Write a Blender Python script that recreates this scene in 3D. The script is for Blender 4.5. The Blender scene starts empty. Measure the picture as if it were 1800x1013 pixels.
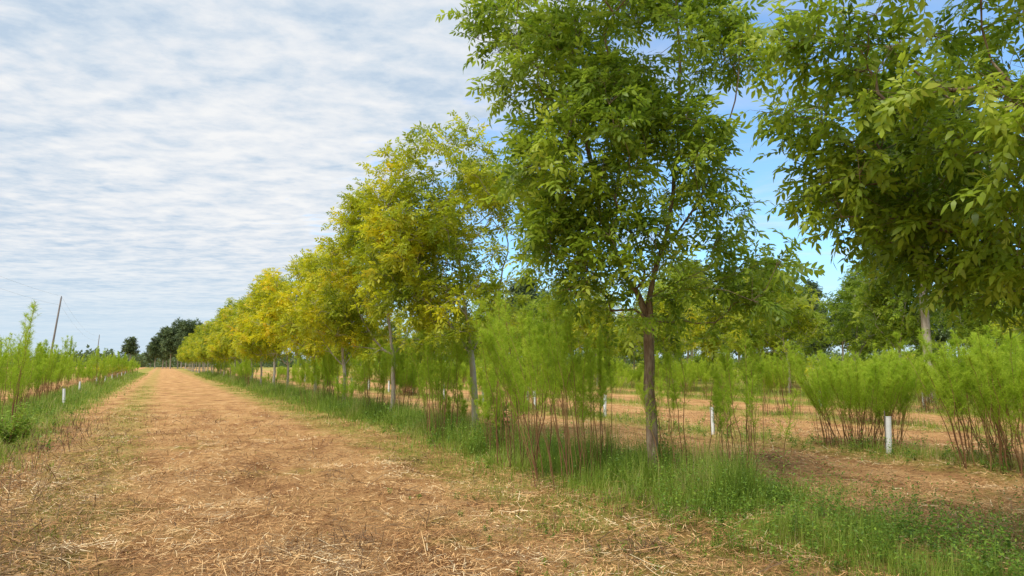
import bpy, math, random
import numpy as np
from mathutils import Vector
C = bpy.context.scene.collection
PI = math.pi
YAW = math.radians(27.0); PITCH = math.radians(6.35); CAMH = 1.7
FW = np.array([math.sin(YAW), math.cos(YAW)]); RT = np.array([math.cos(YAW), -math.sin(YAW)])

# ------------------------------------------------------------------ numpy noise and ground height
def hash2(ix, iy, s):
    n = np.sin(ix*127.1 + iy*311.7 + s*74.7)*43758.5453
    return n - np.floor(n)
def vn(x, y, s=0):
    ix = np.floor(x); iy = np.floor(y); fx = x-ix; fy = y-iy
    fx = fx*fx*(3-2*fx); fy = fy*fy*(3-2*fy)
    a = hash2(ix, iy, s); b = hash2(ix+1, iy, s); c = hash2(ix, iy+1, s); d = hash2(ix+1, iy+1, s)
    return ((a*(1-fx)+b*fx)*(1-fy)+(c*(1-fx)+d*fx)*fy)*2-1
def hgt(x, y):
    x = np.asarray(x, float); y = np.asarray(y, float)
    near = np.clip((45-np.hypot(x, y))/30, 0, 1)
    h = .05*vn(.4*x, .3*y, 1) + .035*vn(1.5*x, 1.1*y, 2) + .03*vn(4*x, 3.4*y, 3)
    h = h*near + .07*np.exp(-((x-6.2)/1.1)**2)
    return h
def gz(x, y): return float(hgt(x, y))
def ground(px, py):
    """ground point seen at a pixel of the 1800x1013 photograph (used for surveying the layout)"""
    u = (px-900)/1200; v = (506.5-py)/1200
    cp, sp = math.cos(PITCH), math.sin(PITCH)
    f = cp - v*sp; z = sp + v*cp
    t = -CAMH/z
    p = FW*f*t + RT*u*t
    return float(p[0]), float(p[1])

# ------------------------------------------------------------------ mesh helpers
def mk_mesh(name, V, F, mat, var=None, smooth=False):
    V = np.ascontiguousarray(V, dtype=np.float32); F = np.ascontiguousarray(F, dtype=np.int32)
    me = bpy.data.meshes.new(name)
    n, k = F.shape
    me.vertices.add(len(V)); me.vertices.foreach_set('co', V.ravel())
    me.loops.add(n*k); me.loops.foreach_set('vertex_index', F.ravel())
    me.polygons.add(n)
    me.polygons.foreach_set('loop_start', np.arange(0, n*k, k, dtype=np.int32))
    me.polygons.foreach_set('loop_total', np.full(n, k, dtype=np.int32))
    if smooth: me.polygons.foreach_set('use_smooth', np.ones(n, dtype=bool))
    me.update(calc_edges=True)
    if var is not None:
        a = me.attributes.new('var', 'FLOAT', 'POINT')
        a.data.foreach_set('value', np.ascontiguousarray(var, dtype=np.float32))
    me.materials.append(mat)
    return me
def ob(name, me, parent=None, color=None):
    o = bpy.data.objects.new(name, me); C.objects.link(o)
    if parent: o.parent = parent
    if color is not None: o.color = color
    return o
def tag(o, label=None, cat=None, group=None, kind=None):
    if label: o['label'] = label
    if cat: o['category'] = cat
    if group: o['group'] = group
    if kind: o['kind'] = kind
    return o
def empty(name, loc, rz=0, sc=1.0):
    o = bpy.data.objects.new(name, None); C.objects.link(o)
    o.location = loc; o.rotation_euler = (0, 0, rz); o.scale = (sc,)*3 if not isinstance(sc, tuple) else sc
    o.empty_display_size = .2
    return o
class Acc:
    def __init__(s): s.V = []; s.F = []; s.A = []; s.n = 0
    def add(s, V, F, a=0.5):
        V = np.asarray(V, float); F = np.asarray(F, int)
        s.V.append(V); s.F.append(F+s.n)
        s.A.append(np.full(len(V), a) if np.isscalar(a) else np.asarray(a)); s.n += len(V)
    def mesh(s, name, mat, smooth=False):
        return mk_mesh(name, np.concatenate(s.V), np.concatenate(s.F), mat, np.concatenate(s.A), smooth)
def tube(pts, rad, sides=6):
    pts = np.asarray(pts, float); n = len(pts); rad = np.asarray(rad, float)
    T = np.gradient(pts, axis=0); T /= np.linalg.norm(T, axis=1)[:, None]+1e-9
    ref = np.array([1, .13, .07]) if abs(T[:, 2]).mean() > .6 else np.array([.05, .1, 1.])
    A = np.cross(T, ref); A /= np.linalg.norm(A, axis=1)[:, None]+1e-9
    B = np.cross(T, A)
    th = np.arange(sides)*2*PI/sides
    V = pts[:, None, :] + rad[:, None, None]*(np.cos(th)[None, :, None]*A[:, None, :]+np.sin(th)[None, :, None]*B[:, None, :])
    V = V.reshape(-1, 3)
    i = np.arange(n-1)[:, None]*sides; j = np.arange(sides)[None, :]; j2 = (j+1) % sides
    F = np.stack([i+j, i+j2, i+sides+j2, i+sides+j], -1).reshape(-1, 4)
    return V, F
def frames(d, up=(0, 0, 1), roll=None):
    """rotation matrices whose x axis is d"""
    d = d/(np.linalg.norm(d, axis=1)[:, None]+1e-9)
    up = np.broadcast_to(np.asarray(up, float), d.shape)
    y = np.cross(up, d); y /= np.linalg.norm(y, axis=1)[:, None]+1e-6
    z = np.cross(d, y)
    if roll is not None:
        c = np.cos(roll)[:, None]; s = np.sin(roll)[:, None]
        y, z = y*c+z*s, z*c-y*s
    return np.stack([d, y, z], -1)
def inst(TV, TF, pos, R, s, var):
    n = len(pos); m = len(TV)
    V = pos[:, None, :] + np.einsum('nij,mj->nmi', R, TV)*s[:, None, None]
    F = TF[None]+(np.arange(n)*m)[:, None, None]
    return V.reshape(-1, 3), F.reshape(-1, TF.shape[1]), np.repeat(var, m)

# ------------------------------------------------------------------ materials
def newmat(name):
    m = bpy.data.materials.new(name); m.use_nodes = True
    nt = m.node_tree; nt.nodes.clear()
    return m, nt, nt.nodes, nt.links
def ramp(N, stops):
    r = N.new('ShaderNodeValToRGB'); cr = r.color_ramp
    while len(cr.elements) < len(stops): cr.elements.new(.5)
    for e, (p, c) in zip(cr.elements, stops): e.position = p; e.color = (*c, 1)
    return r
def math_(N, L, op, a, b=None, clamp=False):
    n = N.new('ShaderNodeMath'); n.operation = op; n.use_clamp = clamp
    for i, v in enumerate((a, b)):
        if v is None: continue
        if isinstance(v, (int, float)): n.inputs[i].default_value = v
        else: L.new(v, n.inputs[i])
    return n.outputs[0]
def mrange(N, L, v, a, b, c, d, smooth=False):
    m = N.new('ShaderNodeMapRange'); L.new(v, m.inputs['Value'])
    if smooth: m.interpolation_type = 'SMOOTHSTEP'
    for k, q in (('From Min', a), ('From Max', b), ('To Min', c), ('To Max', d)): m.inputs[k].default_value = q
    return m.outputs[0]
def mix(N, L, fac, a, b):
    n = N.new('ShaderNodeMix'); n.data_type = 'RGBA'
    if isinstance(fac, (int, float)): n.inputs['Factor'].default_value = fac
    else: L.new(fac, n.inputs['Factor'])
    for s, v in (('A', a), ('B', b)):
        sock = [i for i in n.inputs if i.name == s and i.type == 'RGBA'][0]
        if isinstance(v, tuple): sock.default_value = (*v, 1)
        else: L.new(v, sock)
    return [o for o in n.outputs if o.type == 'RGBA'][0]
def noise(N, L, vec, scale, detail=4, rough=.6, dist=0):
    n = N.new('ShaderNodeTexNoise'); n.inputs['Scale'].default_value = scale
    n.inputs['Detail'].default_value = detail; n.inputs['Roughness'].default_value = rough
    n.inputs['Distortion'].default_value = dist
    if vec is not None: L.new(vec, n.inputs['Vector'])
    return n.outputs['Fac']
def foliage(name, green, yellow=None, trans=.35, rough=.5, nscale=.9, namp=.5):
    m, nt, N, L = newmat(name)
    at = N.new('ShaderNodeAttribute'); at.attribute_name = 'var'
    tc = N.new('ShaderNodeTexCoord')
    nz = noise(N, L, tc.outputs['Object'], nscale, 2)
    dn = math_(N, L, 'MULTIPLY', math_(N, L, 'SUBTRACT', nz, .5), namp)
    f = math_(N, L, 'ADD', at.outputs['Fac'], dn, True)
    g = ramp(N, green); L.new(f, g.inputs['Fac']); col = g.outputs['Color']
    if yellow:
        y = ramp(N, yellow); L.new(f, y.inputs['Fac'])
        oi = N.new('ShaderNodeObjectInfo'); sx = N.new('ShaderNodeSeparateColor'); L.new(oi.outputs['Color'], sx.inputs['Color'])
        nz2 = noise(N, L, tc.outputs['Object'], .7, 3)
        k = math_(N, L, 'ADD', sx.outputs['Red'], math_(N, L, 'MULTIPLY', math_(N, L, 'SUBTRACT', nz2, .5), 2.6))
        k = math_(N, L, 'MULTIPLY', k, math_(N, L, 'GREATER_THAN', sx.outputs['Red'], .02), True)
        col = mix(N, L, k, col, y.outputs['Color'])
    p = N.new('ShaderNodeBsdfPrincipled'); L.new(col, p.inputs['Base Color']); p.inputs['Roughness'].default_value = rough
    p.inputs['Specular IOR Level'].default_value = .35
    t = N.new('ShaderNodeBsdfTranslucent'); L.new(col, t.inputs['Color'])
    ms = N.new('ShaderNodeMixShader'); ms.inputs[0].default_value = trans
    L.new(p.outputs[0], ms.inputs[1]); L.new(t.outputs[0], ms.inputs[2])
    o = N.new('ShaderNodeOutputMaterial'); L.new(ms.outputs[0], o.inputs['Surface'])
    return m
def simple(name, stops, scale=6, rough=.85, bump=.3, bscale=30, stretch=(1, 1, 1), usevar=False):
    m, nt, N, L = newmat(name)
    tc = N.new('ShaderNodeTexCoord'); mp = N.new('ShaderNodeMapping'); mp.inputs['Scale'].default_value = stretch
    L.new(tc.outputs['Object'], mp.inputs['Vector'])
    f = noise(N, L, mp.outputs[0], scale, 5)
    if usevar:
        at = N.new('ShaderNodeAttribute'); at.attribute_name = 'var'
        f = math_(N, L, 'ADD', at.outputs['Fac'], math_(N, L, 'MULTIPLY', math_(N, L, 'SUBTRACT', f, .5), 1.0), True)
    r = ramp(N, stops); L.new(f, r.inputs['Fac'])
    p = N.new('ShaderNodeBsdfPrincipled'); L.new(r.outputs['Color'], p.inputs['Base Color']); p.inputs['Roughness'].default_value = rough
    p.inputs['Specular IOR Level'].default_value = .2
    if bump:
        b = N.new('ShaderNodeBump'); b.inputs['Strength'].default_value = bump; b.inputs['Distance'].default_value = .02
        L.new(noise(N, L, mp.outputs[0], bscale, 5), b.inputs['Height']); L.new(b.outputs[0], p.inputs['Normal'])
    o = N.new('ShaderNodeOutputMaterial'); L.new(p.outputs[0], o.inputs['Surface'])
    return m

M_leaf = foliage('tree_leaves',
    [(0, (.09, .155, .014)), (.4, (.23, .34, .025)), (.75, (.37, .48, .035)), (1, (.52, .60, .08))],
    [(0, (.31, .36, .010)), (.4, (.57, .58, .014)), (.75, (.82, .74, .025)), (1, (.86, .60, .03))], trans=.55, rough=.42)
M_pine = foliage('pine_needles', [(0, (.07, .105, .04)), (.5, (.12, .175, .065)), (1, (.19, .25, .09))], trans=.3, nscale=.4)  # needle green, lightened by distance haze put into the colour
M_fennel = foliage('feathery_foliage', [(0, (.17, .27, .018)), (.5, (.38, .53, .03)), (1, (.58, .70, .07))], trans=.52, rough=.7, nscale=1.5)
M_grass = foliage('grass_blades', [(0, (.09, .15, .02)), (.45, (.22, .33, .03)), (.75, (.37, .45, .065)), (.9, (.52, .47, .17)), (1, (.60, .46, .24))], trans=.4, rough=.6, nscale=.6, namp=.9)
M_weed = foliage('weed_leaves', [(0, (.07, .14, .02)), (.5, (.17, .29, .03)), (1, (.34, .47, .05))], trans=.4, rough=.5)
M_straw = simple('straw', [(0, (.13, .058, .026)), (.3, (.34, .17, .07)), (.6, (.60, .345, .14)), (.85, (.74, .51, .25)), (1, (.82, .67, .42))], scale=.9, bump=0, usevar=True)
M_stick = simple('dry_stalks', [(0, (.06, .035, .02)), (.5, (.20, .12, .062)), (1, (.40, .27, .14))], scale=1.2, bump=0, usevar=True)
M_stem = simple('fennel_stems', [(0, (.11, .05, .025)), (.5, (.28, .145, .065)), (1, (.38, .32, .10))], scale=2, bump=0, usevar=True)
M_bark = simple('bark', [(.3, (.11, .07, .045)), (.5, (.27, .185, .125)), (.7, (.45, .36, .26))], scale=11, bump=1., bscale=30, stretch=(1.8, 1.8, .4))
M_barkpale = simple('pale_bark', [(.25, (.22, .18, .14)), (.5, (.40, .35, .28)), (.8, (.56, .51, .43))], scale=7, bump=.6, bscale=24, stretch=(1.5, 1.5, .5))
M_tube = simple('white_tube_plastic', [(.2, (.76, .76, .75)), (.7, (.87, .87, .87))], scale=5, rough=.5, bump=.05)
M_pole = simple('weathered_wood', [(.3, (.14, .12, .11)), (.7, (.28, .25, .22))], scale=5, bump=.4, stretch=(4, 4, .4))
M_wire = simple('grey_wire', [(.3, (.3, .3, .305)), (.7, (.36, .36, .365))], scale=5, bump=0)
M_insul = simple('grey_ceramic', [(.3, (.25, .25, .26)), (.7, (.4, .4, .42))], scale=5, bump=0, rough=.3)

# ------------------------------------------------------------------ ground
def ground_mat():
    m, nt, N, L = newmat('mown_ground')
    tc = N.new('ShaderNodeTexCoord'); P = tc.outputs['Object']
    sp = N.new('ShaderNodeSeparateXYZ'); L.new(P, sp.inputs[0])
    st = N.new('ShaderNodeMapping'); st.inputs['Scale'].default_value = (1, .55, 1); L.new(P, st.inputs['Vector'])
    n1 = noise(N, L, st.outputs[0], 1.1, 8, .7)
    n2 = noise(N, L, P, 9, 8, .75, .6)
    n3 = noise(N, L, P, 45, 6, .8, 1.2)
    f = math_(N, L, 'ADD', math_(N, L, 'MULTIPLY', n1, .6), math_(N, L, 'ADD', math_(N, L, 'MULTIPLY', n2, .3), math_(N, L, 'MULTIPLY', n3, .3)))
    r = ramp(N, [(.45, (.14, .062, .028)), (.53, (.37, .185, .075)), (.62, (.60, .335, .135)), (.77, (.72, .48, .23))])
    L.new(f, r.inputs['Fac'])
    g = ramp(N, [(.3, (.10, .14, .02)), (.5, (.24, .29, .035)), (.62, (.40, .37, .09)), (.75, (.52, .39, .16))])
    L.new(math_(N, L, 'ADD', math_(N, L, 'MULTIPLY', n2, .6), math_(N, L, 'MULTIPLY', n1, .4)), g.inputs['Fac'])
    wob = math_(N, L, 'MULTIPLY', math_(N, L, 'SUBTRACT', noise(N, L, P, .9, 6, .7), .5), 2.6)
    x = math_(N, L, 'ADD', sp.outputs['X'], wob)
    tot = None
    for cx, hw, amp in ((-4.3, 1.8, .95), (-.9, .5, .5), (4.2, .45, .6), (6.2, 1.25, .95), (12.4, 1.0, .7), (18.4, 1.0, .7), (24.5, 1.3, .9), (240, 212, .95), (-10.5, 1.6, .8), (-17, 1.8, .8)):
        d = math_(N, L, 'ABSOLUTE', math_(N, L, 'SUBTRACT', x, cx))
        o = mrange(N, L, d, hw-.35, hw+.45, amp, 0, True)
        tot = o if tot is None else math_(N, L, 'MAXIMUM', tot, o)
    tot = math_(N, L, 'MAXIMUM', tot, mrange(N, L, noise(N, L, P, .5, 5, .75), .55, .69, 0, .65), True)
    tot = math_(N, L, 'MULTIPLY', tot, mrange(N, L, noise(N, L, P, 6, 6, .8), .40, .56, .25, 1), True)
    col = mix(N, L, tot, r.outputs['Color'], g.outputs['Color'])
    p = N.new('ShaderNodeBsdfPrincipled'); L.new(col, p.inputs['Base Color']); p.inputs['Roughness'].default_value = .95
    p.inputs['Specular IOR Level'].default_value = .1
    b = N.new('ShaderNodeBump'); b.inputs['Strength'].default_value = 1.; b.inputs['Distance'].default_value = .06
    L.new(math_(N, L, 'ADD', n2, math_(N, L, 'MULTIPLY', n3, .6)), b.inputs['Height']); L.new(b.outputs[0], p.inputs['Normal'])
    o = N.new('ShaderNodeOutputMaterial'); L.new(p.outputs[0], o.inputs['Surface'])
    return m
def axis(lo, a, b, hi, step):
    mid = list(np.arange(a, b, step)); up = []; s = step; v = mid[-1]
    while v < hi: s *= 1.13; v += s; up.append(v)
    dn = []; s = step; v = a
    while v > lo: s *= 1.13; v -= s; dn.append(v)
    return np.array(dn[::-1]+mid+up)
xs = axis(-1500, -6, 11, 2500, .085); ys = axis(-60, 2.5, 18, 3000, .085)
X, Y = np.meshgrid(xs, ys)
Z = hgt(X, Y)
V = np.stack([X, Y, Z], -1).reshape(-1, 3); nx = len(xs); ny = len(ys)
i = np.arange(ny-1)[:, None]*nx; j = np.arange(nx-1)[None]
F = np.stack([i+j, i+j+1, i+nx+j+1, i+nx+j], -1).reshape(-1, 4)
g = ob('ground', mk_mesh('ground', V, F, ground_mat(), smooth=True)); tag(g, 'mown straw covered orchard ground with rough green strips along the planting rows', 'ground', kind='structure')

# ------------------------------------------------------------------ trees
def leaf_template(pairs, fine, L0=.36, W0=.115, droop=.35, seed=1):
    V = []; F = []; rl = random.Random(seed)
    def leaflet(base, ang, ln, w, down):
        n = len(V)
        d = np.array([math.cos(ang), math.sin(ang), -down]); d /= np.linalg.norm(d)
        s = np.cross([0, 0, 1], d); s /= np.linalg.norm(s); u = np.cross(d, s)
        b = np.array(base)
        if fine:
            V.extend([b, b+d*ln*.35+s*w*.5+u*w*.15, b+d*ln*.35-s*w*.5+u*w*.15, b+d*ln*.7+s*w*.36-u*ln*.05, b+d*ln*.7-s*w*.36-u*ln*.05, b+d*ln-u*ln*.16])
            F.extend([(n, n+2, n+1), (n+1, n+2, n+4), (n+1, n+4, n+3), (n+3, n+4, n+5)])
        else:
            V.extend([b, b+d*ln*.45+s*w*.55, b+d*ln-u*ln*.1, b+d*ln*.45-s*w*.55])
            F.extend([(n, n+3, n+2), (n, n+2, n+1)])
    for t in np.linspace(.28, .84, pairs):
        for sg in (-1, 1):
            t2 = t+rl.uniform(-.05, .05)
            leaflet((t2, 0, -droop*t2*t2), sg*(1.1-.35*t+rl.uniform(-.25, .25)), L0*(1-.3*abs(t-.6))*rl.uniform(.8, 1.15), W0, rl.uniform(-.2, .75))
    leaflet((.97, 0, -droop*.94), rl.uniform(-.2, .2), L0*1.1, W0*1.1, .8)
    n = len(V)
    V.extend([(0, .012, 0), (0, -.012, 0), (.55, 0, -droop*.3), (1, 0, -droop)])
    F.extend([(n, n+1, n+2), (n+2, n+3, n)])
    return np.array([tuple(v) for v in V]), np.array(F)
LT_F = [leaf_template(3, True, .45, .17, .3, s) for s in range(4)]
LT_M = [leaf_template(3, False, .44, .19, .28, s) for s in range(2)]; LT_C = leaf_template(2, False, .62, .30, .3)

def make_tree(name, seed, limbs, ells, nt, zmin, r0, fork, twigs=6, lpt=4, lt=LT_F, lsize=.25, gap=.9, mind=.26, bark=None, leaf=None, vb=0., droop=-.05, thr=-.05):
    rs = np.random.default_rng(seed)
    cap = 40000; P = np.zeros((cap, 3)); par = np.full(cap, -1); pl = np.zeros(cap); n = 0
    polys = []
    def addnode(p, pa):
        nonlocal n
        P[n] = p; par[n] = pa; pl[n] = 0 if pa < 0 else pl[pa]+np.linalg.norm(p-P[pa]); n += 1
        return n-1
    for li, lb in enumerate(limbs):
        lb = np.array(lb, float)
        seg = np.linalg.norm(np.diff(lb, axis=0), axis=1); cum = np.r_[0, np.cumsum(seg)]
        k = max(3, int(cum[-1]/.3)); tt = np.linspace(0, cum[-1], k)
        pts = np.stack([np.interp(tt, cum, lb[:, a]) for a in range(3)], -1)
        for _ in range(2): pts[1:-1] = (pts[:-2]+2*pts[1:-1]+pts[2:])/4
        jit = np.where(pts[1:, 2:3] < fork, .009, .02)
        pts[1:] += rs.normal(0, 1, (k-1, 3))*[1, 1, .3]*jit
        if li == 0: idx = [addnode(pts[0], -1)]
        else: idx = [int(np.argmin(np.linalg.norm(P[:n]-pts[0], axis=1)))]
        for p in pts[1:]: idx.append(addnode(p, idx[-1]))
        polys.append(idx)
    # branch targets spread through the crown's volume, leaving gaps
    w = np.array([e[5] for e in ells], float); w /= w.sum(); T = []
    tries = 0
    while len(T) < nt and tries < nt*60:
        tries += 1
        e = ells[rs.choice(len(ells), p=w)]
        d = rs.normal(size=3); d /= np.linalg.norm(d); r = rs.random()**(1/2.4)
        p = np.array([e[0], e[1], e[2]])+d*r*np.array([e[3], e[3], e[4]])
        if p[2] < zmin: continue
        if vn(np.array(p[0]*1.05+p[2]*.8), np.array(p[1]*1.05-p[2]*.6), seed) < thr and rs.random() < gap: continue
        if T and np.min(np.linalg.norm(np.array(T)-p, axis=1)) < mind: continue
        T.append(p)
    T = np.array(T); T = T[np.argsort(np.linalg.norm(T-[0, 0, fork], axis=1))]
    tips = []
    for t in T:
        d = np.linalg.norm(P[:n]-t, axis=1)
        cost = d+.22*pl[:n]+.9*np.maximum(0, P[:n, 2]-t[2])+np.where(P[:n, 2] < fork*.93, 50, 0)
        j = int(np.argmin(cost)); a = P[j]; dd = max(d[j], .05)
        pd = a-P[par[j]] if par[j] >= 0 else np.array([0, 0, 1.]); pd = pd/(np.linalg.norm(pd)+1e-6)
        c = a+(pd*.45+(t-a)/dd*.35+np.array([0, 0, .18]))*dd*.55
        k = max(2, int(dd/.22))+1; idx = [j]
        for s in np.linspace(0, 1, k)[1:]:
            p = (1-s)**2*a+2*s*(1-s)*c+s*s*t
            if s < 1: p = p+rs.normal(0, .015, 3)
            idx.append(addnode(p, idx[-1]))
        polys.append(idx); tips.append((idx[-1], (t-a)/dd))
    cnt = np.zeros(n)
    for k, _ in tips: cnt[k] += 1
    for k in range(n-1, 0, -1): cnt[par[k]] += cnt[k]
    cnt = np.maximum(cnt, .5)
    rad = np.maximum(r0*(cnt/cnt[0])**.60, .0044)
    z = P[:n, 2]
    low = z < fork; rad[low] *= 1+.18*(1-z[low]/fork)+.4*np.exp(-z[low]/.08)
    at = Acc(); ab = Acc()
    for q, idx in enumerate(polys):
        pts = P[idx]; rr = rad[idx].copy()
        if q > 0: rr[0] = min(rr[0], rr[1]*1.15)
        sd = 10 if q == 0 else (6 if rr[0] > .012 else 4)
        Vt, Ft = tube(pts, rr, sd)
        (at if q == 0 else ab).add(Vt, Ft)
    nt_ = len(tips)
    base = np.repeat(P[[k for k, _ in tips]], twigs, 0); bd = np.repeat(np.array([d for _, d in tips]), twigs, 0)
    ax = base*[1, 1, 0]; ax /= np.linalg.norm(ax, axis=1)[:, None]+.3
    td = rs.normal(size=base.shape)*[1, 1, .6]; td /= np.linalg.norm(td, axis=1)[:, None]
    td = td*.85+bd*.45+ax*.35+[0, 0, .12]; td /= np.linalg.norm(td, axis=1)[:, None]
    tl = rs.uniform(.14, .46, len(base))
    tV = np.array([(0, .0035, 0), (0, -.0035, .0), (0, 0, .005), (1, .0015, 0), (1, -.0015, 0), (1, 0, .002)])
    tF = np.array([(0, 1, 4, 3), (1, 2, 5, 4), (2, 0, 3, 5)])
    R = frames(td)
    Vv = base[:, None]+R[:, None, :, 0]*(tV[None, :, 0:1]*tl[:, None, None])+R[:, None, :, 1]*tV[None, :, 1:2]+R[:, None, :, 2]*tV[None, :, 2:3]
    Fv = tF[None]+(np.arange(len(base))*6)[:, None, None]
    ab.add(Vv.reshape(-1, 3), Fv.reshape(-1, 4))
    nl = len(base)*lpt
    lb = np.repeat(base, lpt, 0); ld = np.repeat(td, lpt, 0); ll = np.repeat(tl, lpt)
    tt = np.tile(np.linspace(.25, 1, lpt), len(base))+rs.normal(0, .05, nl)
    pos = lb+ld*(ll*tt)[:, None]
    dr = rs.normal(size=(nl, 3)); dr /= np.linalg.norm(dr, axis=1)[:, None]
    dl = ld*.55+dr*.85*[1, 1, .75]+np.array([0, 0, droop])
    Rl = frames(dl, roll=rs.normal(0, .7, nl))
    sz = lsize*rs.uniform(.6, 1.2, nl)
    tipvar = np.repeat(rs.normal(0, .14, nt_), twigs*lpt)
    var = np.clip(.45+vb+rs.normal(0, .18, nl)+tipvar, 0, 1)
    lts = lt if isinstance(lt, list) else [lt]
    la = Acc(); sel = rs.integers(0, len(lts), nl)
    for q, (TV, TF) in enumerate(lts):
        k = sel == q
        la.add(*inst(TV, TF, pos[k], Rl[k], sz[k], var[k]))
    return dict(trunk=at.mesh(name+'_trunk', bark or M_bark, True), branches=ab.mesh(name+'_branches', bark or M_bark, True),
                crown=la.mesh(name+'_crown', leaf or M_leaf))
def place_tree(parts, x, y, label, group, sc=1., rz=0., yel=0., name='orchard_tree', cat='tree', base_rz=-YAW):
    t = empty(name, (x, y, gz(x, y)-.03), base_rz+rz, sc)
    tag(t, label, cat, group)
    for k in ('trunk', 'branches', 'crown'):
        ob(k, parts[k], t, (yel, 0, 0, 1))
    return t
RX = 6.14
T1 = make_tree('t1', 11,
    [[(0, 0, 0), (-.03, 0, 1.2), (-.05, 0, 2.4), (.18, 0, 3.2), (.42, .05, 4.3), (.5, .05, 5.5), (.5, 0, 6.8), (.45, 0, 8.0)],
     [(-.05, 0, 2.38), (-.3, .1, 2.75), (-.55, .15, 3.3), (-.8, .1, 4.4), (-.95, 0, 5.8), (-1.1, 0, 7.4)],
     [(.0, 0, 2.6), (.35, -.2, 2.8), (.75, -.3, 2.95)],
     [(0, 0, 2.55), (.15, .5, 3.2), (.2, 1.0, 4.2)],
     [(.2, 0, 3.2), (.8, -.3, 4.1), (1.2, -.3, 5.2), (1.35, -.3, 6.4)]],
    [(-.65, 0, 6.9, 1.95, 2.0, 3.2), (-.40, 0, 4.6, 1.5, 1.3, 2.5), (-.7, 0, 3.3, 1.15, .75, 1.2), (1.0, 0, 2.75, 1.15, .6, 1.3), (.35, 0, 3.4, 1.0, .7, .6), (1.0, 0, 6.0, .6, 1.2, .3), (-.3, 0, 2.5, .7, .5, .3)],
    300, 1.8, .070, 2.4, twigs=6, lpt=4, lsize=.25, mind=.2, thr=.05, gap=.93, vb=.08)
place_tree(T1, RX, 7.72, 'tall green tree with bare brown trunk, nearest trunk in the picture', 'trees of the long orchard row', rz=0, yel=0)
T0 = make_tree('t0', 23,
    [[(0, 0, 0), (.03, 0, 1.2), (0, 0, 2.2), (-.05, .1, 3.4), (-.1, .1, 5.0), (0, 0, 7.2)],
     [(0, 0, 2.1), (-.5, .6, 2.5), (-1.0, 1.2, 2.8), (-1.5, 1.8, 2.9)],
     [(0, 0, 2.2), (-.7, .6, 3.0), (-1.3, 1.0, 3.9), (-1.8, 1.2, 4.6)],
     [(0, 0, 2.1), (-.2, 1.0, 2.9), (-.3, 2.0, 3.6)],
     [(0, 0, 2.2), (-.8, 0, 2.9), (-1.5, .2, 3.8)],
     [(0, 0, 2.1), (.9, -.6, 3.0), (1.5, -1.0, 4.0)]],
    [(-.55, .7, 4.7, 1.75, 1.2, 2.6), (-.65, 1.0, 3.3, 1.65, .8, 2.4), (-.1, .5, 6.1, 1.5, 1.1, .8), (.7, -.3, 4.2, 1.7, 1.6, .6), (-.2, 1.3, 2.55, 1.1, .4, .8), (-1.75, 1.3, 4.2, .8, .7, .6)],
    275, 2.1, .095, 2.2, twigs=6, lpt=4, vb=.06, lsize=.21, mind=.2, droop=-.22, thr=.15, gap=.96)
place_tree(T0, RX+.3, 1.8, 'dark green tree whose leafy crown hangs into the upper right of the photo', 'trees of the long orchard row')
T2 = make_tree('t2', 31,
    [[(0, 0, 0), (-.05, 0, 1.2), (-.1, 0, 1.9), (-.3, 0, 3.2), (-.5, 0, 4.6), (-.6, 0, 6.3)],
     [(-.1, 0, 1.85), (-.7, .1, 2.7), (-1.2, .1, 3.6), (-1.6, 0, 4.4)], [(-.1, 0, 1.9), (.4, 0, 3.0), (.7, 0, 4.2)], [(-.1, 0, 2), (-.2, .8, 3.1)], [(-.1, 0, 2), (-.2, -.8, 3.1)]],
    [(-.75, 0, 5.4, 1.7, 1.7, 3.0), (-1.5, 0, 3.9, 1.45, 1.2, 2.0), (.4, 0, 4.8, 1.6, 1.7, 2.0), (-.4, 0, 2.8, 1.6, .7, 1.0), (-2.0, 0, 4.9, .8, .8, .6)],
    265, 1.7, .068, 1.9, twigs=6, lpt=4, lt=LT_M, lsize=.235, bark=M_barkpale, gap=.9, mind=.2, thr=-.22, vb=.04)
T3 = make_tree('t3', 41,
    [[(0, 0, 0), (.05, 0, 1.0), (0, 0, 1.9), (-.2, 0, 3.2), (-.4, 0, 5.4)], [(0, 0, 1.8), (-.8, .1, 2.6), (-1.4, .1, 3.9)], [(0, 0, 1.8), (.6, 0, 2.8), (.9, 0, 3.9)], [(0, 0, 1.9), (0, -.8, 3.0)]],
    [(-1.0, 0, 4.8, 1.5, 1.5, 2.8), (-1.5, 0, 3.4, 1.3, 1.1, 2), (.4, 0, 4.0, 1.5, 1.4, 1.5), (-1.0, 0, 6.0, .7, .9, .6), (0, 0, 2.4, 1.5, .5, .5)],
    220, 1.7, .062, 1.8, twigs=6, lpt=4, lt=LT_M, lsize=.245, bark=M_barkpale, gap=.9, mind=.2, thr=-.18, vb=.04)
place_tree(T2, RX+.15, 14.1, 'airy yellow-green tree, second trunk along the row, directly left of the big green tree', 'trees of the long orchard row', yel=.38)
place_tree(T3, RX, 19.9, 'yellow-green tree with pale trunk, third trunk along the row', 'trees of the long orchard row', yel=.5)
VAR = []
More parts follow.
